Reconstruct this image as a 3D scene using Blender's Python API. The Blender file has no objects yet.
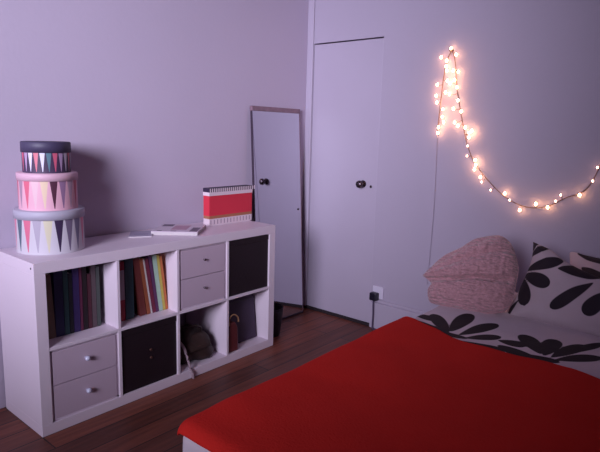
import bpy, bmesh, math, random
from mathutils import Vector, Matrix, noise
random.seed(7)
PI = math.pi
C = bpy.context.scene.collection
sc = bpy.context.scene

# ------------------------------------------------------------ materials
def lin(c):
    return tuple(((v / 255) / 12.92 if v / 255 <= .04045 else ((v / 255 + .055) / 1.055) ** 2.4) for v in c) + (1,)

def mat(name, col, rough=.6, metal=0, bump=0, bscale=60, var=0, vscale=8, sheen=0, spec=.5):
    m = bpy.data.materials.new(name); m.use_nodes = True
    nt = m.node_tree; b = nt.nodes['Principled BSDF']
    c = lin(col)
    b.inputs['Base Color'].default_value = c
    b.inputs['Roughness'].default_value = rough
    b.inputs['Metallic'].default_value = metal
    b.inputs['Specular IOR Level'].default_value = spec
    if sheen: b.inputs['Sheen Weight'].default_value = sheen
    tc = nt.nodes.new('ShaderNodeTexCoord')
    if var:
        n = nt.nodes.new('ShaderNodeTexNoise'); n.inputs['Scale'].default_value = vscale; n.inputs['Detail'].default_value = 4
        r = nt.nodes.new('ShaderNodeValToRGB')
        r.color_ramp.elements[0].position = .3; r.color_ramp.elements[1].position = .7
        r.color_ramp.elements[0].color = tuple(v * (1 - var) for v in c[:3]) + (1,)
        r.color_ramp.elements[1].color = tuple(min(1, v * (1 + var)) for v in c[:3]) + (1,)
        nt.links.new(tc.outputs['Object'], n.inputs['Vector'])
        nt.links.new(n.outputs['Fac'], r.inputs['Fac']); nt.links.new(r.outputs['Color'], b.inputs['Base Color'])
    if bump:
        n = nt.nodes.new('ShaderNodeTexNoise'); n.inputs['Scale'].default_value = bscale; n.inputs['Detail'].default_value = 5
        bp = nt.nodes.new('ShaderNodeBump'); bp.inputs['Strength'].default_value = bump; bp.inputs['Distance'].default_value = .01
        nt.links.new(tc.outputs['Object'], n.inputs['Vector'])
        nt.links.new(n.outputs['Fac'], bp.inputs['Height']); nt.links.new(bp.outputs['Normal'], b.inputs['Normal'])
    return m

def leaf_mat(name, ground, leaf):
    """printed fabric: vertex attribute 'leafdist' is the distance inside a leaf outline"""
    m = mat(name, ground, .85, bump=.25, bscale=25)
    nt = m.node_tree; b = nt.nodes['Principled BSDF']
    a = nt.nodes.new('ShaderNodeAttribute'); a.attribute_name = 'leafdist'
    r = nt.nodes.new('ShaderNodeValToRGB')
    mp = nt.nodes.new('ShaderNodeMapRange')
    mp.inputs['From Min'].default_value = -.002; mp.inputs['From Max'].default_value = .002
    nt.links.new(a.outputs['Fac'], mp.inputs['Value']); nt.links.new(mp.outputs['Result'], r.inputs['Fac'])
    r.color_ramp.elements[0].color = lin(ground); r.color_ramp.elements[1].color = lin(leaf)
    nt.links.new(r.outputs['Color'], b.inputs['Base Color'])
    return m

def floor_mat():
    m = mat('floorboards', (92, 56, 38), .5, bump=.12, bscale=30)
    nt = m.node_tree; b = nt.nodes['Principled BSDF']
    tc = nt.nodes.new('ShaderNodeTexCoord')
    br = nt.nodes.new('ShaderNodeTexBrick')
    br.inputs['Scale'].default_value = 1; br.inputs['Brick Width'].default_value = 1.9; br.inputs['Row Height'].default_value = .12
    br.inputs['Mortar Size'].default_value = .003; br.offset = .37
    br.inputs['Color1'].default_value = lin((140, 76, 58)); br.inputs['Color2'].default_value = lin((98, 52, 40))
    br.inputs['Mortar'].default_value = lin((30, 18, 14))
    mp = nt.nodes.new('ShaderNodeMapping'); mp.inputs['Scale'].default_value = (1.5, 26, 1)
    n = nt.nodes.new('ShaderNodeTexNoise'); n.inputs['Scale'].default_value = 1.6; n.inputs['Detail'].default_value = 6
    mx = nt.nodes.new('ShaderNodeMix'); mx.data_type = 'RGBA'; mx.blend_type = 'MULTIPLY'; mx.inputs['Factor'].default_value = .75
    r = nt.nodes.new('ShaderNodeValToRGB'); r.color_ramp.elements[0].position = .3; r.color_ramp.elements[0].color = (.35, .3, .28, 1); r.color_ramp.elements[1].position = .7
    L = nt.links.new
    L(tc.outputs['Object'], br.inputs['Vector']); L(tc.outputs['Object'], mp.inputs['Vector']); L(mp.outputs['Vector'], n.inputs['Vector'])
    L(n.outputs['Fac'], r.inputs['Fac']); L(br.outputs['Color'], mx.inputs[6]); L(r.outputs['Color'], mx.inputs[7]); L(mx.outputs[2], b.inputs['Base Color'])
    return m

def knit_mat():
    m = mat('ruffled_pink', (188, 140, 148), .95, var=.16, vscale=90, sheen=.3)
    nt = m.node_tree; b = nt.nodes['Principled BSDF']
    tc = nt.nodes.new('ShaderNodeTexCoord')
    mp = nt.nodes.new('ShaderNodeMapping'); mp.inputs['Scale'].default_value = (30, 90, 30)
    v = nt.nodes.new('ShaderNodeTexVoronoi'); v.inputs['Scale'].default_value = 1
    bp = nt.nodes.new('ShaderNodeBump'); bp.inputs['Strength'].default_value = .9; bp.inputs['Distance'].default_value = .012
    nt.links.new(tc.outputs['Object'], mp.inputs['Vector']); nt.links.new(mp.outputs['Vector'], v.inputs['Vector'])
    nt.links.new(v.outputs['Distance'], bp.inputs['Height']); nt.links.new(bp.outputs['Normal'], b.inputs['Normal'])
    return m

def glow(name, col, s):
    m = bpy.data.materials.new(name); m.use_nodes = True
    b = m.node_tree.nodes['Principled BSDF']; b.inputs['Base Color'].default_value = (1, .8, .6, 1)
    b.inputs['Emission Color'].default_value = col; b.inputs['Emission Strength'].default_value = s
    return m

M = dict(
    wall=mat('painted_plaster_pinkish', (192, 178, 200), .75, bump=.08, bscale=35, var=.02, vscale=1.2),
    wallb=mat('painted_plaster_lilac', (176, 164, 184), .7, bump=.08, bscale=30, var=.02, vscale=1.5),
    plum=mat('plum_low_bounce', (96, 66, 92), .8, bump=.06, bscale=30),  # dark colour invented for the unseen walls to reduce bounce light
    ceiling=mat('ceiling_low_bounce', (120, 108, 124), .8, bump=.05),  # unseen ceiling darkened so it throws back less light
    floor=floor_mat(),
    door=mat('door_paint', (180, 168, 188), .5, bump=.05, bscale=12, var=.015, vscale=3),
    gap=mat('gap_shade', (38, 26, 32), .9, bump=.1),  # near-black colour carries the shade in the door gaps
    skirt=mat('skirting_paint', (182, 170, 190), .5, bump=.03, bscale=10),
    white=mat('white_foil_board', (222, 206, 220), .42, bump=.02, bscale=20),
    whitein=mat('white_drawer_front', (194, 172, 190), .5, bump=.02, bscale=20),
    knobw=mat('pale_knob', (205, 205, 230), .2, spec=.8),
    darkbox=mat('dark_maroon_card', (26, 9, 20), .6, bump=.15, bscale=50, var=.15),
    brass=mat('dull_brass', (96, 66, 60), .4, .7, bump=.05),
    paper=mat('paper_pages', (196, 186, 190), .8, bump=.3, bscale=120),
    mirror=mat('mirror_silver', (206, 204, 212), .03, 1, bump=.01, bscale=2),
    wood=mat('greyed_wood', (132, 104, 118), .6, bump=.3, bscale=40, var=.2, vscale=20),
    dark=mat('dark_edge', (58, 44, 62), .5, bump=.05),
    metal=mat('dark_metal', (96, 84, 92), .25, .9, bump=.02),
    plug=mat('black_plastic', (26, 22, 40), .35, bump=.03),
    cable=mat('cable_rubber', (84, 70, 98), .5, bump=.03),
    wire=mat('green_grey_wire', (128, 100, 96), .5, bump=.02),
    socket=mat('socket_white', (216, 206, 226), .3, bump=.02),
    red=mat('red_blanket_cloth', (205, 44, 38), .9, bump=.3, bscale=140, var=.06, vscale=3, spec=.05),
    mattress=mat('mattress_ticking', (200, 198, 210), .9, bump=.2),
    bedwood=mat('bed_frame_dark', (70, 48, 40), .5, bump=.2, var=.2, vscale=20),
    leafwhite=leaf_mat('leaf_print_cover', (212, 196, 206), (30, 16, 28)),
    leafpil=leaf_mat('leaf_print_pillow', (188, 168, 178), (34, 20, 34)),
    pink=knit_mat(),
    bag=mat('brown_leather', (46, 28, 24), .6, bump=.6, bscale=22, var=.35, vscale=14),
    strap=mat('pale_strap', (150, 128, 138), .6, bump=.1),
    case=mat('slate_cloth', (66, 50, 74), .7, bump=.1, bscale=80),
    redbrown=mat('redbrown_leather', (92, 36, 40), .5, bump=.2),
    gold=mat('gold_metal', (196, 150, 110), .35, .6, bump=.02),
    black=mat('black_wicker', (30, 20, 32), .8, bump=.5, bscale=60),
)

# ------------------------------------------------------------ mesh helpers
def obj(name, bm, m, parent=None, smooth=False, bevel=0):
    me = bpy.data.meshes.new(name)
    bmesh.ops.recalc_face_normals(bm, faces=bm.faces[:])
    bm.to_mesh(me); bm.free()
    for mm in (m if isinstance(m, (list, tuple)) else [m]):
        me.materials.append(mm)
    o = bpy.data.objects.new(name, me); C.objects.link(o)
    if smooth:
        for p in me.polygons: p.use_smooth = True
    if bevel:
        b = o.modifiers.new('bevel', 'BEVEL'); b.width = bevel; b.segments = 2; b.limit_method = 'ANGLE'
    if parent: o.parent = parent
    return o

def thing(name, label, cat, loc=(0, 0, 0), rot=(0, 0, 0), group=None):
    o = bpy.data.objects.new(name, None); C.objects.link(o)
    o.location = loc; o.rotation_euler = rot; o.empty_display_size = .05
    return tag(o, label, cat, group)

def tag(o, label, cat, group=None):
    o['label'] = label; o['category'] = cat
    if group: o['group'] = group
    return o

def struct(name, bm, m, parent=None, **k):
    o = obj(name, bm, m, parent, **k)
    if not parent: o['kind'] = 'structure'
    return o

def box(bm, a, b, mi=0):
    x0, y0, z0 = a; x1, y1, z1 = b
    v = [bm.verts.new(p) for p in ((x0, y0, z0), (x1, y0, z0), (x1, y1, z0), (x0, y1, z0), (x0, y0, z1), (x1, y0, z1), (x1, y1, z1), (x0, y1, z1))]
    for f in ((0, 3, 2, 1), (4, 5, 6, 7), (0, 1, 5, 4), (1, 2, 6, 5), (2, 3, 7, 6), (3, 0, 4, 7)):
        bm.faces.new([v[i] for i in f]).material_index = mi

def bx(a, b):
    bm = bmesh.new(); box(bm, a, b); return bm

def lathe(bm, prof, seg=32, axis='z', at=(0, 0, 0), mi=0):
    """prof = [(r, h)...]; closes at r==0"""
    at = Vector(at)
    def P(r, h, t):
        c, s = r * math.cos(t), r * math.sin(t)
        return at + (Vector((c, s, h)) if axis == 'z' else Vector((-h, c, s)) if axis == '-x' else Vector((c, -h, s)))
    rings = []
    for r, h in prof:
        rings.append([bm.verts.new(P(0, h, 0))] if r == 0 else [bm.verts.new(P(r, h, 2 * PI * i / seg)) for i in range(seg)])
    for A, B in zip(rings, rings[1:]):
        for i in range(seg):
            j = (i + 1) % seg
            if len(A) == 1 and len(B) == 1: continue
            if len(A) == 1: f = bm.faces.new((A[0], B[i], B[j]))
            elif len(B) == 1: f = bm.faces.new((A[i], A[j], B[0]))
            else: f = bm.faces.new((A[i], A[j], B[j], B[i]))
            f.material_index = mi; f.smooth = True

def smooth_path(pts, n=6):
    P = [Vector(p) for p in pts]; out = []
    for i in range(len(P) - 1):
        p0 = P[max(i - 1, 0)]; p1 = P[i]; p2 = P[i + 1]; p3 = P[min(i + 2, len(P) - 1)]
        for k in range(n):
            t = k / n
            out.append(.5 * ((2 * p1) + (p2 - p0) * t + (2 * p0 - 5 * p1 + 4 * p2 - p3) * t * t + (3 * p1 - p0 - 3 * p2 + p3) * t ** 3))
    out.append(P[-1]); return out

def tube(bm, pts, r, seg=8, sx=1, mi=0):
    P = [Vector(p) for p in pts]; rings = []
    for i, p in enumerate(P):
        d = (P[min(i + 1, len(P) - 1)] - P[max(i - 1, 0)]).normalized()
        up = Vector((0, 0, 1)) if abs(d.z) < .95 else Vector((1, 0, 0))
        a = d.cross(up).normalized(); b = a.cross(d)
        rings.append([bm.verts.new(p + a * math.cos(2 * PI * k / seg) * r * sx + b * math.sin(2 * PI * k / seg) * r) for k in range(seg)])
    for A, B in zip(rings, rings[1:]):
        for k in range(seg):
            f = bm.faces.new((A[k], A[(k + 1) % seg], B[(k + 1) % seg], B[k])); f.smooth = True; f.material_index = mi
    bm.faces.new(rings[0][::-1]); bm.faces.new(rings[-1])

def leaf_dist(p, leaves):
    best = -1
    for (a, b, w) in leaves:
        dx, dy = b[0] - a[0], b[1] - a[1]; L = math.hypot(dx, dy)
        t = ((p[0] - a[0]) * dx + (p[1] - a[1]) * dy) / (L * L)
        s = abs((p[0] - a[0]) * dy - (p[1] - a[1]) * dx) / L
        tt = min(max(t, 0), 1)
        wd = .5 * w * math.sqrt(max(0, 1 - (2 * tt ** 1.25 - 1) ** 2)) * (.45 + .55 * tt ** .5)
        d = wd - s
        if t < 0 or t > 1: d = -math.hypot(s, min(abs(t), abs(t - 1)) * L)
        best = max(best, d)
    return best

def set_leaf(o, uv, leaves):
    at = o.data.attributes.new('leafdist', 'FLOAT', 'POINT')
    for i, p in enumerate(uv): at.data[i].value = max(-1, leaf_dist(p, leaves))

# ------------------------------------------------------------ the room
WX, WY = 2.24, .40                     # back wall plane, left wall plane
X0, Y0, H = -3.2, -3.4, 3.2
bm = bx((X0 - .15, Y0 - .15, -.1), (WX + .2, WY + .15, 0)); struct('floor', bm, M['floor'])
bm = bx((X0 - .15, Y0 - .15, H), (WX + .2, WY + .15, H + .1)); struct('ceiling', bm, M['ceiling'])
bm = bx((X0 - .15, WY, 0), (WX + .2, WY + .15, H)); struct('wall_left', bm, M['wall'])
bm = bx((X0 - .15, Y0 - .15, 0), (WX + .2, Y0, H)); struct('wall_right', bm, M['plum'])
# back wall, with the door opening
DY0, DY1, DZ = -.250, .342, 2.004
bm = bmesh.new()
box(bm, (WX, Y0, 0), (WX + .2, DY0, H)); box(bm, (WX, DY0, DZ), (WX + .2, DY1, H)); box(bm, (WX, DY1, 0), (WX + .2, WY, H))
box(bm, (WX + .06, DY0, 0), (WX + .2, DY1, DZ))
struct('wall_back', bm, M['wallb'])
# window wall behind the camera
WY0, WY1, WZ0, WZ1 = -2.6, -1.0, 1.3, 2.9
bm = bmesh.new()
box(bm, (X0 - .15, Y0, 0), (X0, WY0, H)); box(bm, (X0 - .15, WY1, 0), (X0, WY, H))
box(bm, (X0 - .15, WY0, 0), (X0, WY1, WZ0)); box(bm, (X0 - .15, WY0, WZ1), (X0, WY1, H))
struct('wall_front', bm, M['plum'])
bm = bmesh.new()
for a, b in (((WY0, WZ0), (WY1, WZ0 + .05)), ((WY0, WZ1 - .05), (WY1, WZ1)), ((WY0, WZ0), (WY0 + .05, WZ1)), ((WY1 - .05, WZ0), (WY1, WZ1)), ((-1.82, WZ0), (-1.78, WZ1))):
    box(bm, (X0 - .12, a[0], a[1]), (X0 - .07, b[0], b[1]))
struct('window_1', bm, M['skirt'])

# door
bm = bx((WX + .002, DY0 + .0012, .020), (WX + .045, DY1 - .002, DZ - .009))
door = struct('door_1', bm, M['door'], bevel=.002)
bm = bmesh.new(); box(bm, (WX + .046, DY0, .0), (WX + .059, DY1, DZ))
struct('door_recess', bm, M['gap'], door)  # dark sheet behind the slab, shade painted into its colour
bm = bmesh.new()
lathe(bm, [(0, .0), (.026, .0), (.026, .004), (.011, .008), (.010, .028), (.022, .034), (.027, .045), (.024, .058), (.012, .064), (0, .065)], 24, '-x', (WX + .002, -.137, 1.018))
struct('door_knob', bm, M['metal'], door, smooth=True)
bm = bmesh.new()
lathe(bm, [(0, 0), (.010, 0), (.009, .004), (0, .005)], 16, '-x', (WX + .002, -.203, 1.004))
struct('keyhole', bm, M['metal'], door)
# casing strip left of the door and painted shade strip under it
bm = bmesh.new()
box(bm, (WX - .012, DY1 + .002, 0.014), (WX, WY, H))
struct('trim_1', bm, M['skirt'], bevel=.003)
bm = bmesh.new(); box(bm, (WX - .012, DY0, 0), (WX + .045, WY, .019)); struct('door_gap_shade', bm, M['gap'])  # dark strip added as the shade of the gap under the door
# skirting board that begins at the door
bm = bmesh.new()
box(bm, (WX - .02, Y0, 0), (WX, DY0 - .008, .19)); box(bm, (WX - .012, Y0, .19), (WX, DY0 - .008, .212))
struct('baseboard_back', bm, M['skirt'], bevel=.004)

# ------------------------------------------------------------ the shelving unit
unit = thing('shelving_unit', 'white wooden cube shelving unit with eight compartments against the left wall', 'shelving unit')
def part(name, a, b, m='white', par=None, bev=.0015):
    return obj(name, bx(a, b), M[m], par or unit, bevel=bev)
D = .385
part('side_panel', (0, 0, .05), (.05, D, .74)); part('side_panel', (1.44, 0, .05), (1.49, D, .74))
part('top_panel', (0, 0, .74), (1.49, D, .79)); part('bottom_panel', (0, 0, 0), (1.49, D, .05))
cols = [(.05, .386), (.402, .737), (.753, 1.088), (1.104, 1.44)]
for k in range(3):
    part('divider', (cols[k][1], .001, .05), (cols[k + 1][0], D, .74))
for k in range(4):
    part('shelf', (cols[k][0], .001, .387), (cols[k][1], D, .403))
bm = bmesh.new(); lathe(bm, [(0, 0), (.005, 0), (.004, .0015), (0, .002)], 12, '-x', (0, .025, .765))
obj('screw_cap', bm, M['dark'], unit)
def drawer_insert(x0, x1, z0, z1, knob, n, kr):
    ins = obj('drawer_insert', (lambda b: (box(b, (x0, .012, z0), (x0 + .010, D, z1)), box(b, (x1 - .010, .012, z0), (x1, D, z1)), box(b, (x0, .012, z0), (x1, D, z0 + .008)), box(b, (x0, .012, z1 - .008), (x1, D, z1)), b)[-1])(bmesh.new()), M['white'], unit)
    zm = (z0 + z1) / 2
    for a, b in ((z0 + .010, zm - .002), (zm + .002, z1 - .010)):
        bmd = bmesh.new(); box(bmd, (x0 + .012, .006, a), (x1 - .012, .022, b)); box(bmd, (x0 + .02, .023, a + .01), (x1 - .02, D - .02, b - .02))
        d = obj('drawer', bmd, M['whitein'], unit, bevel=.001)
        bmk = bmesh.new(); lathe(bmk, [(0, 0), (kr * .5, 0), (kr * .4, kr * .8), (kr, kr * 1.2), (kr * .95, kr * 2), (0, kr * 2.5)], 16, '-y', ((x0 + x1) / 2, .006, (a + b) / 2 + .01))
        obj('knob', bmk, M[knob], d, smooth=True)
drawer_insert(cols[0][0] + .001, cols[0][1] - .001, .051, .386, 'knobw', 2, .012)
drawer_insert(cols[2][0] + .001, cols[2][1] - .001, .404, .739, 'metal', 2, .007)

# dark storage boxes
def storage_box(x0, x1, z0, label, fit):
    t = thing('storage_box', label, 'box', ((x0 + x1) / 2, .19, z0), group=None)
    w = (x1 - x0) / 2 - .003
    o = obj('body', bx((-w, -.18, 0), (w, .18, .30)), M['darkbox'], t, bevel=.004)
    obj('lid', bx((-w - .001, -.183, .301), (w + .001, .183, .331)), M['darkbox'], t, bevel=.003)
    if fit:
        for z in (.150, .192):
            bm = bmesh.new(); lathe(bm, [(0, 0), (.004, 0), (.004, .003), (.008, .006), (.007, .011), (0, .012)], 16, '-y', (0, -.18, z)); obj('stud', bm, M['brass'], t, smooth=True)
    return t
storage_box(cols[1][0], cols[1][1], .05, 'dark maroon storage box with two small brass studs in the bottom row of the unit', True)
storage_box(cols[3][0], cols[3][1], .403, 'plain dark maroon storage box filling the top right compartment of the white shelving unit', False)

# ------------------------------------------------------------ books
def book(xc, y0, z0, th, h, dep, col, label, lean=0, grp='books', stripe=None):
    """xc is the x of the book at half height, lean in degrees (top to the left)"""
    a = math.radians(lean)
    t = thing('book', label, 'book', (xc + math.tan(a) * h / 2, y0, z0 + abs(math.sin(a)) * th / 2), (0, -a, 0), grp)
    m = mat('book_cover', col, .55, bump=.08, bscale=60, var=.08, vscale=30)
    bm = bmesh.new(); e = .0022
    box(bm, (-th / 2, 0, 0), (-th / 2 + e, dep, h)); box(bm, (th / 2 - e, 0, 0), (th / 2, dep, h)); box(bm, (-th / 2 + e, 0, 0), (th / 2 - e, e, h))
    ms = [m]
    if stripe:
        ms.append(mat('spine_label', stripe[0], .5, bump=.05))
        box(bm, (-th / 2 + .0005, -.0008, h * stripe[1]), (th / 2 - .0005, .001, h * stripe[2]), 1)
    obj('cover', bm, ms, t)
    obj('pages', bx((-th / 2 + e + .0003, e + .0005, .003), (th / 2 - e - .0003, dep - .004, h - .003)), M['paper'], t)
    return t
zb = .4035
g1, g2 = 'books in the top left compartment', 'books in the second compartment'
row1 = [
    (.106, .034, .300, (112, 92, 78), 'olive brown book leaning at the left end of the top left compartment', 2.5, None),
    (.150, .040, .310, (34, 34, 82), 'thick navy blue book second from left in the top left compartment', 0, None),
    (.184, .022, .305, (40, 74, 78), 'dark teal book just right of the thick navy one', 0, None),
    (.2065, .018, .290, (26, 22, 34), 'black book between the dark teal and the violet books', 0, None),
    (.233, .030, .314, (54, 36, 92), 'violet blue book in the middle of the top left compartment', 0, None),
    (.2565, .012, .310, (96, 34, 66), 'thin magenta maroon book right of the violet blue book', 0, None),
    (.276, .022, .312, (32, 18, 26), 'blackish book right of the thin magenta maroon one', 0, None),
    (.299, .018, .270, (74, 30, 44), 'shorter dark wine red book in the top left compartment', 0, None),
    (.3215, .022, .312, (84, 68, 74), 'grey brown book second from right in the top left compartment', 0, None),
    (.3435, .018, .300, (66, 72, 70), 'grey green book at the right end of the top left compartment', 0, None),
]
for xc, th, h, c, lab, ln, st in row1: book(xc, .10, zb, th, h, .22, c, lab, ln, g1, st)
row2 = [
    (.4600, .030, .305, (150, 40, 62), 'white and crimson file at the left end of the second compartment', 0, ((176, 160, 176), .36, .86)),
    (.5030, .046, .318, (46, 76, 88), 'broad slate teal binder in the second compartment', 0, None),
    (.5620, .034, .312, (112, 48, 46), 'brick red book leaning against the slate teal binder', 7, None),
    (.5925, .020, .305, (150, 82, 54), 'orange brown book leaning right of the brick red one', 8, None),
    (.6090, .009, .300, (206, 196, 196), 'thin white book leaning in the second compartment', 8.5, None),
    (.6260, .020, .298, (112, 36, 62), 'maroon book leaning right of the thin white one', 8.5, None),
    (.6470, .017, .312, (92, 52, 92), 'purple book leaning between maroon and mint books', 8, None),
    (.6705, .024, .312, (170, 198, 178), 'pale mint green book in the second compartment', 7, None),
    (.6920, .015, .308, (196, 178, 84), 'thin mustard yellow book near the right of the second compartment', 7, None),
    (.7090, .015, .300, (190, 108, 60), 'thin orange book at the right end of the second compartment', 7, None),
]
for xc, th, h, c, lab, ln, st in row2: book(xc, .08, zb, th, h, .23, c, lab, ln, g2, st)

# ------------------------------------------------------------ bag in the third compartment
def lump(a, b, c, seg=28, rings=18, n=.35, sc_=9, amp=.012, seed=0, flat=.0):
    bm = bmesh.new(); R = []
    for i in range(rings + 1):
        ph = PI * i / rings; row = []
        for j in range(seg):
            th = 2 * PI * j / seg
            f = lambda v, p=.7: math.copysign(abs(v) ** p, v)
            p = Vector((a * f(math.cos(th)) * f(math.sin(ph)), b * f(math.sin(th)) * f(math.sin(ph)), c * f(math.cos(ph))))
            d = noise.noise(p * sc_ + Vector((seed, 0, 0))) * amp * 2
            p = p * (1 + d / max(a, c))
            p.z = max(p.z, -c * .8)
            row.append(p)
        R.append(row)
    top = bm.verts.new(sum(R[0], Vector()) / seg); bot = bm.verts.new(sum(R[-1], Vector()) / seg)
    V = [[bm.verts.new(p) for p in r] for r in R[1:-1]]
    for A, B in zip(V, V[1:]):
        for j in range(seg): bm.faces.new((A[j], A[(j + 1) % seg], B[(j + 1) % seg], B[j]))
    for j in range(seg):
        bm.faces.new((top, V[0][j], V[0][(j + 1) % seg])); bm.faces.new((bot, V[-1][(j + 1) % seg], V[-1][j]))
    return bm
t = thing('handbag', 'slumped dark brown handbag in the bottom row with its pale strap hanging over the edge', 'bag', (.934, .165, .0505))
bm = lump(.146, .125, .100, amp=.020, seed=5, sc_=12)
for v in bm.verts:
    k = (v.co.z + .08) / .18
    v.co.x *= 1 - .22 * k; v.co.x -= .022 * k; v.co.y *= 1 - .25 * k
    v.co.z -= max(0, v.co.x) * .28 * k
bmesh.ops.translate(bm, vec=(0, 0, .081), verts=bm.verts); obj('body', bm, M['bag'], t, smooth=True)
bm = lump(.095, .014, .055, amp=.012, seed=3, sc_=16); bmesh.ops.rotate(bm, cent=(0, 0, 0), matrix=Matrix.Rotation(-.45, 3, 'X'), verts=bm.verts)
bmesh.ops.translate(bm, vec=(-.015, -.098, .112), verts=bm.verts); obj('flap', bm, M['bag'], t, smooth=True)
bm = bmesh.new(); tube(bm, smooth_path([(-.085, -.03, .150), (-.08, -.06, .195), (-.02, -.085, .212), (.04, -.07, .180), (.055, -.04, .135)]), .006); obj('handle', bm, M['bag'], t)
bm = bmesh.new(); box(bm, (-.028, -.1215, .082), (-.004, -.1165, .100)); obj('buckle', bm, M['brass'], t, bevel=.002)
bm = bmesh.new(); tube(bm, smooth_path([(-.115, -.06, .14), (-.13, -.13, .12), (-.125, -.155, .06), (-.118, -.168, .012), (-.113, -.180, -.012), (-.108, -.179, -.048)]), .005, 8, 1.9)
obj('strap', bm, M['strap'], t)

# fourth compartment, bottom
t = thing('document_case', 'slate purple document case standing at the back of the bottom right compartment', 'case', (1.275, .085, .0505), (math.radians(-6), 0, 0))
obj('body', bx((-.15, 0, .001), (.15, .035, .295)), M['case'], t, bevel=.008)
obj('spine_band', bx((-.15, -.003, .262), (.15, -.0005, .270)), M['dark'], t)
t = thing('purse', 'narrow red brown purse with curved gold handle in front of the slate case', 'purse', (1.153, .035, .0505))
bm = bmesh.new()
pr = [(-.045, 0), (.045, 0), (.038, .15), (.018, .185), (-.02, .185), (-.038, .15)]
F = [bm.verts.new((x, -.02, z)) for x, z in pr]; B_ = [bm.verts.new((x, .02, z)) for x, z in pr]
bm.faces.new(F); bm.faces.new(B_[::-1])
for i in range(6): bm.faces.new((F[i], F[(i + 1) % 6], B_[(i + 1) % 6], B_[i]))
obj('body', bm, M['redbrown'], t, bevel=.008)
bm = bmesh.new(); tube(bm, smooth_path([(-.03, -.018, .17), (-.03, -.02, .215), (.0, -.02, .235), (.035, -.02, .212), (.042, -.02, .18)]), .004)
obj('handle', bm, M['gold'], t)

# ------------------------------------------------------------ hat boxes
def hat_box(loc, r, h, lidh, base, lidc, tris, label, n=20, phase=0.):
    t = thing('hat_box', label, 'box', loc, group='stacked round hat boxes')
    ms = [mat('hat_box_card', base, .6, bump=.05)] + [mat('triangle_print', c, .6, bump=.05) for c in tris]
    bm = bmesh.new(); rb = r * .965; z0, z1 = .0, h - .004; zt = h - lidh
    rows = 14; wmax = .42
    def P(a, z): return (rb * math.cos(a), rb * math.sin(a), z)
    for s in range(n):
        a0 = 2 * PI * s / n + phase; da = 2 * PI / n; mi = 1 + s % len(tris)
        grid = []
        for k in range(rows + 2):
            z = zt * k / rows if k <= rows else z1
            f = min(z / zt, 1); hw = max(wmax * (f * .97 + .03) * (1 if z > zt * .06 else .15), .01) * da
            ac = a0 + da / 2
            aa = [a0, (a0 + ac - hw) / 2, ac - hw, ac, ac + hw, (a0 + da + ac + hw) / 2, a0 + da]
            grid.append([bm.verts.new(P(a, z)) for a in aa])
        for k in range(rows + 1):
            for j in range(6):
                f = bm.faces.new((grid[k][j], grid[k][j + 1], grid[k + 1][j + 1], grid[k + 1][j]))
                f.material_index = mi if j in (2, 3) and k >= 1 else 0
                f.smooth = True
    bmesh.ops.remove_doubles(bm, verts=bm.verts, dist=1e-5)
    lathe(bm, [(0, .001), (rb, .0)], 80); lathe(bm, [(0, z1), (rb, z1)], 80)
    obj('body', bm, ms, t)
    bm = bmesh.new()
    lathe(bm, [(rb + .0008, zt), (r, zt), (r, h - .004), (r - .004, h), (0, h)], 64)
    lathe(bm, [(rb + .0008, zt), (rb + .0008, h - .003)], 64)
    obj('lid', bm, mat('hat_box_lid', lidc, .55, bump=.05), t, smooth=False)
    return t
hx, hy = .194, .243
hat_box((hx, hy, .7903), .153, .196, .040, (196, 190, 200), (170, 164, 182),
        [(84, 100, 116), (206, 104, 134), (168, 158, 176), (204, 196, 170), (52, 34, 66), (112, 98, 124), (124, 118, 148), (202, 122, 150)],
        'large pale grey round hat box with coloured triangles, bottom of the stack', 20, .60)
hat_box((hx - .001, hy, .9866), .131, .166, .034, (216, 164, 182), (206, 166, 184),
        [(158, 130, 150), (204, 96, 122), (214, 178, 188), (216, 190, 164), (74, 32, 54), (142, 108, 142), (180, 150, 172), (196, 92, 114)],
        'pink round hat box with triangles in the middle of the stack', 20, .536)
hat_box((hx - .002, hy, 1.153), .106, .138, .048, (62, 46, 74), (62, 54, 82),
        [(170, 140, 176), (208, 200, 220), (200, 108, 126), (206, 202, 222), (84, 116, 130), (190, 86, 114)],
        'small dark navy round hat box with pale triangles on top of the stack', 24, .05)

# ------------------------------------------------------------ magazines and paper on top of the unit
def sheet_stack(name, label, cat, pts, z0, hh, cover, pages=True, prints=()):
    t = thing(name, label, cat, (pts[0][0], pts[0][1], z0)); P = [(x - pts[0][0], y - pts[0][1]) for x, y in pts]
    def prism(bm, P, a, b, mi=0):
        A = [bm.verts.new((x, y, a)) for x, y in P]; B = [bm.verts.new((x, y, b)) for x, y in P]
        bm.faces.new(A[::-1]).material_index = mi; bm.faces.new(B).material_index = mi
        for i in range(len(P)): bm.faces.new((A[i], A[(i + 1) % len(P)], B[(i + 1) % len(P)], B[i])).material_index = mi
    def q(u, v): 
        a = Vector(P[0]) * (1 - u) + Vector(P[1]) * u; b = Vector(P[3]) * (1 - u) + Vector(P[2]) * u
        return a * (1 - v) + b * v
    bm = bmesh.new(); prism(bm, P, 0, hh * .85); obj('pages', bm, M['paper'], t)
    bm = bmesh.new(); prism(bm, P, hh * .85 + .0002, hh)
    ms = [mat('magazine_cover', cover, .35, bump=.05)]
    for k, (u0, v0, u1, v1, c) in enumerate(prints):
        ms.append(mat('cover_print', c, .35, bump=.03)); prism(bm, [q(u0, v0), q(u1, v0), q(u1, v1), q(u0, v1)], hh * .9, hh + .0004, k + 1)
    obj('cover', bm, ms, t)
    return t
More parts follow.
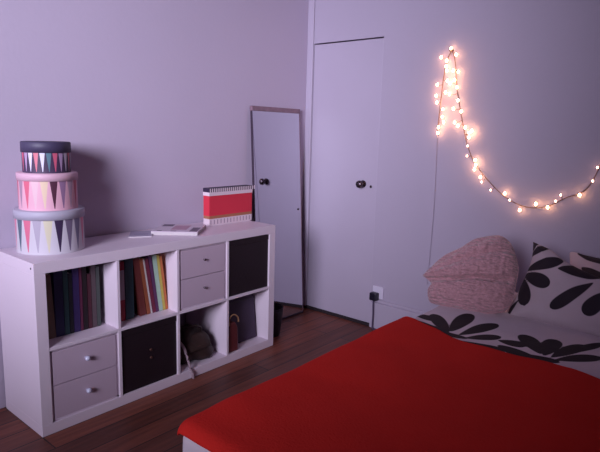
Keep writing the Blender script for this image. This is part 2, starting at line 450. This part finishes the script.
sheet_stack('magazine', 'flat white magazine with dark picture on its cover lying on the shelving unit', 'magazine',
            [(.735, .225), (.905, .040), (1.105, .205), (.920, .375)], .7903, .020, (206, 190, 204),
            prints=[(.05, .7, .3, .96, (70, 52, 76)), (.80, .06, .97, .55, (86, 66, 88)), (.35, .25, .7, .8, (176, 128, 150)), (.1, .06, .2, .14, (90, 70, 90)), (.4, .05, .52, .12, (90, 70, 90))])
sheet_stack('paper_sheets', 'thin pale grey sheets of paper between the hat boxes and the magazine', 'paper',
            [(.60, .23), (.70, .17), (.80, .29), (.70, .365)], .7903, .006, (168, 158, 182), prints=[(.2, .3, .8, .5, (140, 130, 160))])

# ------------------------------------------------------------ striped red box
t = thing('organiser_box', 'red card box with striped rim at the right end on top of the shelving unit', 'box', (1.33, .230, .7903))
w, d, h = .178, .055, .228
ms = [mat('box_red', (206, 44, 66), .6, bump=.05), mat('box_white', (218, 198, 208), .6, bump=.05), mat('box_black', (44, 32, 58), .6, bump=.05), mat('box_gold', (164, 104, 76), .6, bump=.05), mat('stripe_mauve', (150, 124, 146), .6, bump=.05)]
bm = bmesh.new()
def band(z0, z1, mi, out=0):
    box(bm, (-w - out, -out, z0), (w + out, d + out, z1), mi)
band(0, .042, 1); band(.042, .060, 3); band(.060, .182, 0)
for i in range(13):
    x = -w + .008 + i * .027
    box(bm, (x, -.0012, .008), (x + .005, -.0004, .036), 4)
obj('body', bm, ms, t)
bm = bmesh.new()
band(.1823, .204, 1, .002); band(.204, h, 2, .002)
for i in range(23):
    x = -w + .002 + i * .0168
    box(bm, (x, -.0030, .2045), (x + .0075, -.0020, h - .001), 1)
obj('lid', bm, ms, t)

# ------------------------------------------------------------ leaning mirror
ML, MR = 1.640, 2.128
yaw, lean = math.radians(.6), math.radians(3.4)
mh = 1.532
t = thing('leaning_mirror', 'tall narrow mirror with grey wooden top rail leaning against the left wall by the corner', 'mirror',
          (ML, WY - .012 - mh * math.sin(lean) - .002, .001), (-lean, 0, -yaw))
mw = MR - ML
obj('glass', bx((.006, -.008, .012), (mw - .006, -.002, mh - .032)), M['mirror'], t)
bm = bmesh.new(); box(bm, (0, -.014, mh - .032), (mw, .010, mh)); obj('top_rail', bm, M['wood'], t, bevel=.002)
bm = bmesh.new(); box(bm, (0, -.009, 0), (mw, .006, .012)); obj('bottom_rail', bm, M['dark'], t, bevel=.002)
for a, b in ((0, .006), (mw - .006, mw)): obj('side_frame', bx((a, -.009, .012), (b, .006, mh - .032)), M['dark' if a == 0 else 'wood'], t)
obj('backing', bx((.006, -.0018, .012), (mw - .006, .006, mh - .032)), M['wood'], t)
bm = bmesh.new(); lathe(bm, [(0, 0), (.008, 0), (.008, .004), (0, .006)], 14, '-y', (mw - .035, -.008, .80)); obj('mirror_clip', bm, M['metal'], t)

# dark basket between the unit and the mirror
t = thing('waste_basket', 'black wicker waste basket on the floor behind the right end of the shelving unit', 'basket', (1.610, .160, .001))
bm = bmesh.new(); prof = [(0, 0), (.078, 0), (.092, .10), (.10, .19), (.094, .19), (.086, .10), (.072, .008), (0, .008)]
lathe(bm, prof, 28); obj('body', bm, M['black'], t)
bm = bmesh.new(); tube(bm, [(.098 * math.cos(a * PI / 16), .098 * math.sin(a * PI / 16), .192) for a in range(33)], .005); obj('rim', bm, M['black'], t)

# ------------------------------------------------------------ socket, plug, cable
t = thing('wall_socket', 'white wall socket just above the skirting board right of the door', 'socket', (WX, -.31, .222))
obj('plate', bx((-.010, -.043, 0), (-.0005, .043, .086)), M['socket'], t, bevel=.003)
obj('switch', bx((-.014, -.030, .060), (-.010, -.020, .072)), M['socket'], t)
t = thing('plug_adapter', 'black plug adapter in the white wall socket with a cable hanging down', 'plug', (WX - .0105, -.296, .222))
obj('body', bx((-.045, -.028, -.012), (0, .028, .045)), M['plug'], t, bevel=.008)
bm = bmesh.new(); tube(bm, smooth_path([(-.03, 0, -.010), (-.031, -.001, -.05), (-.030, -.003, -.12), (-.030, -.002, -.19), (-.036, -.01, -.2145), (-.05, -.06, -.2155)]), .005)
obj('cable', bm, M['cable'], t)

# ------------------------------------------------------------ string of lights
SX = WX - .012
t = thing('string_lights', 'warm string of fairy lights draped in a loop on the lilac wall above the bed', 'string lights', (SX, -.745, 1.89))
O = Vector((SX, -.745, 1.89))
def yz(l, dx=0): return [Vector((SX + dx, y, z)) - O for y, z in l]
left = [(-.745, 1.88), (-.717, 1.823), (-.7, 1.705), (-.694, 1.603), (-.688, 1.48), (-.685, 1.371), (-.695, .961), (-.690, .60), (-.684, .40)]
right = [(-.745, 1.88), (-.77, 1.808), (-.796, 1.643), (-.842, 1.464), (-.894, 1.298), (-.966, 1.182), (-1.112, 1.044), (-1.245, .981), (-1.37, .989), (-1.469, 1.049), (-1.564, 1.101), (-1.621, 1.238), (-1.652, 1.469), (-1.70, 1.62)]
bmw = bmesh.new(); tube(bmw, smooth_path(yz(left[:6])), .003); tube(bmw, smooth_path(yz(right)), .003)
bm = bmesh.new(); tube(bm, smooth_path(yz(left[5:])), .0015); obj('lead_cable', bm, M['wallb'], t)
bulbs = [(-0.745, 1.886), (-0.78, 1.848), (-0.684, 1.839), (-0.722, 1.817), (-0.721, 1.784), (-0.727, 1.758), (-0.77, 1.756), (-0.802, 1.748), (-0.782, 1.7), (-0.735, 1.698), (-0.67, 1.677), (-0.754, 1.681), (-0.801, 1.657), (-0.729, 1.628), (-0.756, 1.618), (-0.668, 1.61), (-0.675, 1.569), (-0.813, 1.58), (-0.839, 1.514), (-0.788, 1.53), (-0.719, 1.528), (-0.719, 1.482), (-0.729, 1.448), (-0.802, 1.448), (-0.825, 1.428), (-0.698, 1.417), (-0.696, 1.383), (-0.872, 1.419), (-0.915, 1.4), (-0.899, 1.388), (-0.9, 1.361), (-0.896, 1.31), (-0.897, 1.25), (-0.95, 1.228), (-0.956, 1.2), (-0.95, 1.172), (-0.991, 1.129), (-1.001, 1.1), (-1.059, 1.057), (-1.144, 1.044), (-1.176, 1.009), (-1.238, 0.957), (-1.323, 1.001), (-1.388, 0.989), (-1.426, 1.028), (-1.449, 1.064), (-1.543, 1.072), (-1.598, 1.152), (-1.613, 1.224)]
small = {31, 32, 37, 38, 40, 45, 44, 47, 48}
warm = glow('fairy_bulb', (1, .52, .23, 1), 32); dimb = glow('fairy_bulb_small', (1, .52, .33, 1), 16)
wires = smooth_path([(0, *p) for p in left[:6]], 8) + smooth_path([(0, *p) for p in right], 8)
for i, (y, z) in enumerate(bulbs):
    bm = bmesh.new(); r = .0048 if i in small else .0072
    lathe(bm, [(0, -r * 1.3), (r * .8, -r * .8), (r, 0), (r * .7, r), (0, r * 1.5)], 14, 'z', Vector((SX - .016, y, z)) - O)
    obj('bulb', bm, dimb if i in small else warm, t, smooth=True)
    n = min(wires, key=lambda p: (p.y - y) ** 2 + (p.z - z) ** 2)
    a = Vector((SX, n.y, n.z)) - O; b = Vector((SX - .010, y, z)) - O
    if (a - b).length > .012: tube(bmw, [a, (a + b) / 2 + Vector((0, 0, -.004)), b], .0016, 6)
obj('wire', bmw, M['wire'], t)
bm = bmesh.new(); lathe(bm, [(0, 0), (.006, 0), (.006, .022), (.011, .024), (.011, .03), (0, .031)], 14, '-x', (0, 0, 0))
o = obj('wall_hook', bm, M['wire']); o.location = (WX - .0005, -.745, 1.878); tag(o, 'small brown hook on the wall holding the top of the light string', 'hook')

# ------------------------------------------------------------ the bed
FX, FY, TOP = -.075, -1.069, .505      # foot-left corner of the bedding, top height
BL, BW = 2.20, 1.60
bed = thing('bed', 'low double bed with dark wooden frame under the red blanket', 'bed', (FX + .03, FY - .03, 0))
obj('mattress', bx((0, -BW + .06, .26), (BL - .06, 0, TOP - .035)), M['mattress'], bed, bevel=.04)
obj('frame', bx((.0, -BW + .06, .12), (BL - .06, 0, .255)), M['bedwood'], bed, bevel=.006)
for x in (.05, BL - .17):
    for y in (-.11, -BW + .11): obj('leg', bx((x, y, 0), (x + .06, y + .06, .119)), M['bedwood'], bed, bevel=.004)

def drape(a0, a1, b0, b1, na, nb, top, rx, ry, off, wob=.004, ws=3., edge=None, seed=0, rad=.04, rip=.0):
    """cloth over a box [0,rx]x[0,ry]; (a,b) run past the edges and hang down. returns bmesh, list of (a,b)"""
    bm = bmesh.new(); V = []; ab = []
    for i in range(na + 1):
        row = []
        for j in range(nb + 1):
            b = b0 + (b1 - b0) * j / nb
            aend = edge(b) if edge else a1
            a = a0 + (aend - a0) * i / na
            oa = -min(a, 0) + max(a - rx, 0); ob = -min(b, 0) + max(b - ry, 0)
            L = math.hypot(oa, ob)
            ca = min(max(a, 0), rx); cb = min(max(b, 0), ry)
            if L > 0:
                dx = (-1 if a < 0 else 1) * oa / L; dy = (-1 if b < 0 else 1) * ob / L
                q = rad * PI / 2
                if L < q: h_ = rad * math.sin(L / rad); v_ = rad * (1 - math.cos(L / rad))
                else: h_ = rad + rip * math.sin((a + b) * 38) * min(1, (L - q) * 8); v_ = rad + (L - q)
            else: dx = dy = h_ = v_ = 0
            x = rad + ca + dx * h_; y = rad + cb + dy * h_
            z = top - v_ + (noise.noise(Vector((a * ws, b * ws, seed))) * wob + noise.noise(Vector((a * ws * 3, b * ws * 3, seed + 9))) * wob * .35)
            # sides move outward with the offset of the layer
            x += dx * off; y += dy * off
            row.append(bm.verts.new((FX + x, FY - y, z))); ab.append((a + rad, b + rad))
        V.append(row)
    for i in range(na):
        for j in range(nb):
            bm.faces.new((V[i][j], V[i + 1][j], V[i + 1][j + 1], V[i][j + 1])).smooth = True
    return bm, ab

S = [((1.433, -0.017), (1.407, 0.12)), ((1.294, 0.236), (1.486, 0.067)), ((1.321, 0.232), (1.611, 0.202)), ((1.306, 0.28), (1.567, 0.352)), ((1.341, 0.015), (1.281, 0.242)), ((1.281, 0.316), (1.415, 0.425)), ((1.364, 0.432), (1.38, 0.546)), ((1.33, 0.618), (1.519, 0.489)), ((1.321, 0.634), (1.551, 0.614)), ((1.322, 0.661), (1.565, 0.728)), ((1.306, 0.679), (1.464, 0.81)), ((1.276, 0.648), (1.26, 0.507)), ((1.362, 0.677), (1.643, 0.779)), ((1.282, 0.619), (1.303, 0.454))]
SW = [.075, .085, .095, .085, .075, .075, .085, .095, .09, .08, .075, .075, .06, .06]
S += [((1.275, .10), (1.285, .33)), ((1.225, .30), (1.27, .52)), ((1.26, .52), (1.30, .70))]; SW += [.06, .06, .06]
leaves = [(a, b, w) for (a, b), w in zip(S, SW)]
for k in range(9):   # more leaves of the print beyond the photographed strip
    cx, cy = 1.32 + .06 * (k % 3), .93 + .07 * k
    an = k * 1.7; leaves.append(((cx, cy), (cx + .17 * math.cos(an), cy + .17 * math.sin(an)), .07))
for cx, cy in ((-.12, .10), (-.14, .42), (-.12, .8), (-.1, 1.2)):
    for an in (2.4, 3.1, 3.9): leaves.append(((cx + .08, cy), (cx + .08 + .13 * math.cos(an), cy + .13 * math.sin(an)), .05))
R_ = .04
bm, ab = drape(-.30, BL - 2 * R_ + .02, -.28, BW - 2 * R_ + .28, 330, 270, TOP, BL - 2 * R_, BW - 2 * R_, .0, .007, 3.2, rip=.004)
bm.normal_update()
duvet = obj('duvet_cover', bm, M['leafwhite'])
set_leaf(duvet, ab, leaves)
tag(duvet, 'white duvet cover printed with black leaves lying under the red blanket', 'duvet')
so = duvet.modifiers.new('solid', 'SOLIDIFY'); so.thickness = .006; so.offset = -1

hp = [(-.2, 1.31), (-.005, 1.308), (.141, 1.279), (.30, 1.197), (.465, 1.192), (.638, 1.213), (.763, 1.227), (.876, 1.18), (1.1, 1.17), (2.2, 1.16)]
def head_edge(b):
    b += .04
    for (p, x), (q, y) in zip(hp, hp[1:]):
        if b <= q:
            t_ = (b - p) / (q - p); t_ = t_ * t_ * (3 - 2 * t_) * .5 + t_ * .5
            return x + (y - x) * t_ - .04 + .006 * math.sin(b * 31)
    return 1.12
bm, ab = drape(-.046, 1.2, -.046, BW - 2 * R_ + .22, 150, 170, TOP + .014, BL - 2 * R_, BW - 2 * R_, .010, .006, 3.2, head_edge)
bl = obj('blanket', bm, M['red']); so = bl.modifiers.new('solid', 'SOLIDIFY'); so.thickness = .007; so.offset = 1
tag(bl, 'plain red blanket spread over most of the bed', 'blanket')

# ------------------------------------------------------------ cushions
def frame_of(P0, yaw_, lean_):
    a, b = math.radians(yaw_), math.radians(lean_)
    hor = Vector((math.sin(a), -math.cos(a), 0)); back = Vector((math.cos(a), math.sin(a), 0))
    up = back * math.sin(b) + Vector((0, 0, 1)) * math.cos(b); n = hor.cross(up)
    m = Matrix.Identity(4)
    for i in range(3): m[i][0], m[i][1], m[i][2], m[i][3] = hor[i], up[i], n[i], P0[i]
    return m

def outline_cushion(name, pts, T, mtx, m, label, wrinkle, leaves=None, n=96, rings=34, pw=.5):
    P = smooth_path([(x, y, 0) for x, y in pts] + [(pts[0][0], pts[0][1], 0)], 12)[:-1]
    tot = [0]
    for i in range(len(P)): tot.append(tot[-1] + (P[(i + 1) % len(P)] - P[i]).length)
    out = []
    for k in range(n):
        s = tot[-1] * k / n; i = max(j for j in range(len(P)) if tot[j] <= s)
        out.append(P[i].lerp(P[(i + 1) % len(P)], (s - tot[i]) / max(tot[i + 1] - tot[i], 1e-9)))
    cen = sum(out, Vector()) / n; bm = bmesh.new(); uv = []
    def side(sg):
        V = []
        for r in range(rings + 1):
            f = r / rings; row = []
            if r == 0:
                v = bm.verts.new((cen.x, cen.y, sg * T + wrinkle(cen.x, cen.y))); uv.append((cen.x, cen.y)); V.append([v]); continue
            for k in range(n):
                p = cen.lerp(out[k], f)
                h_ = T * (1 - f ** 2.6) ** pw
                z = sg * (h_ + wrinkle(p.x, p.y) * min(1, (1 - f) * 5))
                row.append(bm.verts.new((p.x, p.y, z))); uv.append((p.x, p.y))
            V.append(row)
        for k in range(n):
            j = (k + 1) % n
            bm.faces.new((V[0][0], V[1][k], V[1][j])).smooth = True
            for A, B in zip(V[1:], V[2:]): bm.faces.new((A[k], A[j], B[j], B[k])).smooth = True
        return V
    A = side(1); B = side(-1)
    for k in range(n):
        j = (k + 1) % n; bm.faces.new((A[-1][k], A[-1][j], B[-1][j], B[-1][k]))
    o = obj(name, bm, m); o.matrix_world = mtx
    if leaves is not None: set_leaf(o, uv, leaves)
    return tag(o, label[0], label[1], label[2] if len(label) > 2 else None)

PINK = [(-0.233, 0.098), (-0.196, 0.152), (-0.135, 0.229), (-0.053, 0.289), (0.008, 0.345), (0.076, 0.373), (0.142, 0.385), (0.196, 0.352), (0.235, 0.284), (0.258, 0.217), (0.26, 0.128), (0.254, 0.041), (0.227, -0.018), (0.15, -0.045), (0.06, -.05), (-0.025, -0.051), (-0.1, -.05), (-0.165, -0.042), (-0.188, 0.02), (-0.178, 0.062)]
PINK = [(x * .95 - .008, y * .93 - .002) for x, y in PINK]
def wr_pink(x, y):
    yc = .066 + .16 * (x + .23) + .008 * noise.noise(Vector((x * 9, 0, 0)))
    cre = -.042 * math.exp(-((y - yc) / .014) ** 2)
    an = math.atan2(y - .08, x + .26); cre += .007 * math.sin(an * 26) * max(0, 1 - (x + .22) / .42)
    cre2 = -.010 * math.exp(-((y - .21 - x * .4) / .02) ** 2)
    ruf = .007 * noise.noise(Vector((x * 60, y * 18, 1))) + .006 * noise.noise(Vector((x * 14, y * 30, 4)))
    return cre + cre2 + ruf
outline_cushion('cushion', PINK, .085, frame_of((1.60, -1.2, .548), 8, 24), M['pink'],
                ('ruffled dusty pink cushion with a crease across it, leaning at the head of the bed', 'cushion'), wr_pink, n=160, rings=60)

PL = [((-0.187, 0.186), (-0.015, 0.262), 0.072), ((-0.188, 0.166), (-0.035, 0.125), 0.08), ((-0.179, 0.144), (-0.122, 0.002), 0.077), ((-0.186, 0.261), (-0.105, 0.334), 0.045), ((-0.195, 0.275), (-0.176, 0.356), 0.05), ((-0.023, 0.216), (0.18, 0.25), 0.1), ((0.144, 0.183), (-0.003, 0.019), 0.07), ((0.225, 0.160), (0.145, 0.025), 0.085), ((-0.164, 0.026), (-0.202, -0.058), 0.026),
      ((.25, .1), (.42, .16), .09), ((.25, .05), (.35, -.06), .08)]
PILL = [(x, y * .96) for x, y in [(-.195, .362), (-.175, .25), (-.188, .086), (-.203, -.055), (-.08, -.048), (.15, -.05), (.32, -.055), (.455, -.06), (.44, .03), (.43, .10), (.44, .20), (.33, .205), (.2, .225), (.08, .252), (-.014, .285), (-.09, .33)]]
wr_pil = lambda x, y: .010 * noise.noise(Vector((x * 7, y * 9, 2))) + .005 * noise.noise(Vector((x * 18, y * 10, 7)))
outline_cushion('pillow', PILL, .065, frame_of((1.705, -1.605, .540), -5, 30), M['leafpil'],
                ('leaf print pillow with raised left corner leaning right of the pink cushion', 'pillow', 'black leaf print pillows'), wr_pil, PL, n=220, rings=90)
PL2 = [((-.30, .30), (-.12, .25), .09), ((-.12, .24), (.05, .30), .09), ((.0, .16), (.2, .1), .1), ((-.25, .2), (-.1, .08), .08), ((.1, .3), (.28, .25), .08)]
PILL2 = [(-.35, .33), (-.31, .2), (-.31, .1), (-.345, -.05), (-.15, -.03), (.1, -.03), (.34, -.05), (.31, .1), (.31, .2), (.345, .34), (.1, .31), (-.15, .31)]
outline_cushion('pillow', PILL2, .065, frame_of((1.86, -1.88, .585), -2, 58), M['leafpil'],
                ('leaf print pillow standing behind the other one at the right edge', 'pillow', 'black leaf print pillows'), wr_pil, PL2, n=220, rings=80)

# ------------------------------------------------------------ light
w = bpy.data.worlds.new('World'); sc.world = w; w.use_nodes = True
w.node_tree.nodes['Background'].inputs[0].default_value = (.62, .66, .95, 1); w.node_tree.nodes['Background'].inputs[1].default_value = .1
ld = bpy.data.lights.new('window_daylight', 'AREA'); ld.shape = 'RECTANGLE'; ld.size = WY1 - WY0 - .1; ld.size_y = WZ1 - WZ0 - .1
ld.energy = 45.5; ld.color = (.82, .80, 1.0); ld.spread = math.radians(56)
lo = bpy.data.objects.new('window_daylight', ld); C.objects.link(lo)
lo.location = (X0 - .16, (WY0 + WY1) / 2, (WZ0 + WZ1) / 2)
dirv = Vector((1.05, .4, 1.6)) - lo.location; lo.rotation_euler = dirv.to_track_quat('-Z', 'Z').to_euler()

# ------------------------------------------------------------ camera
cx, cy, cz, a, p, r, f = -0.98514, -2.2852, 1.36194, 0.870686, 0.168879, 0.0272897, 547.136
fw = Vector((math.sin(a) * math.cos(p), math.cos(a) * math.cos(p), -math.sin(p)))
rt = Vector((math.cos(a), -math.sin(a), 0)); up = rt.cross(fw)
rt2 = rt * math.cos(r) + up * math.sin(r); up2 = -rt * math.sin(r) + up * math.cos(r)
cam = bpy.data.cameras.new('Camera'); co = bpy.data.objects.new('Camera', cam); C.objects.link(co)
m = Matrix.Identity(4)
for i in range(3): m[i][0], m[i][1], m[i][2], m[i][3] = rt2[i], up2[i], -fw[i], (cx, cy, cz)[i]
co.matrix_world = m
cam.sensor_width = 36; cam.lens = f / 600 * 36; cam.clip_start = .02
sc.camera = co
sc.view_settings.view_transform = 'Standard'; sc.view_settings.look = 'None'
sc.view_settings.gamma = 1; sc.view_settings.use_curve_mapping = False
sc.view_settings.exposure = 0
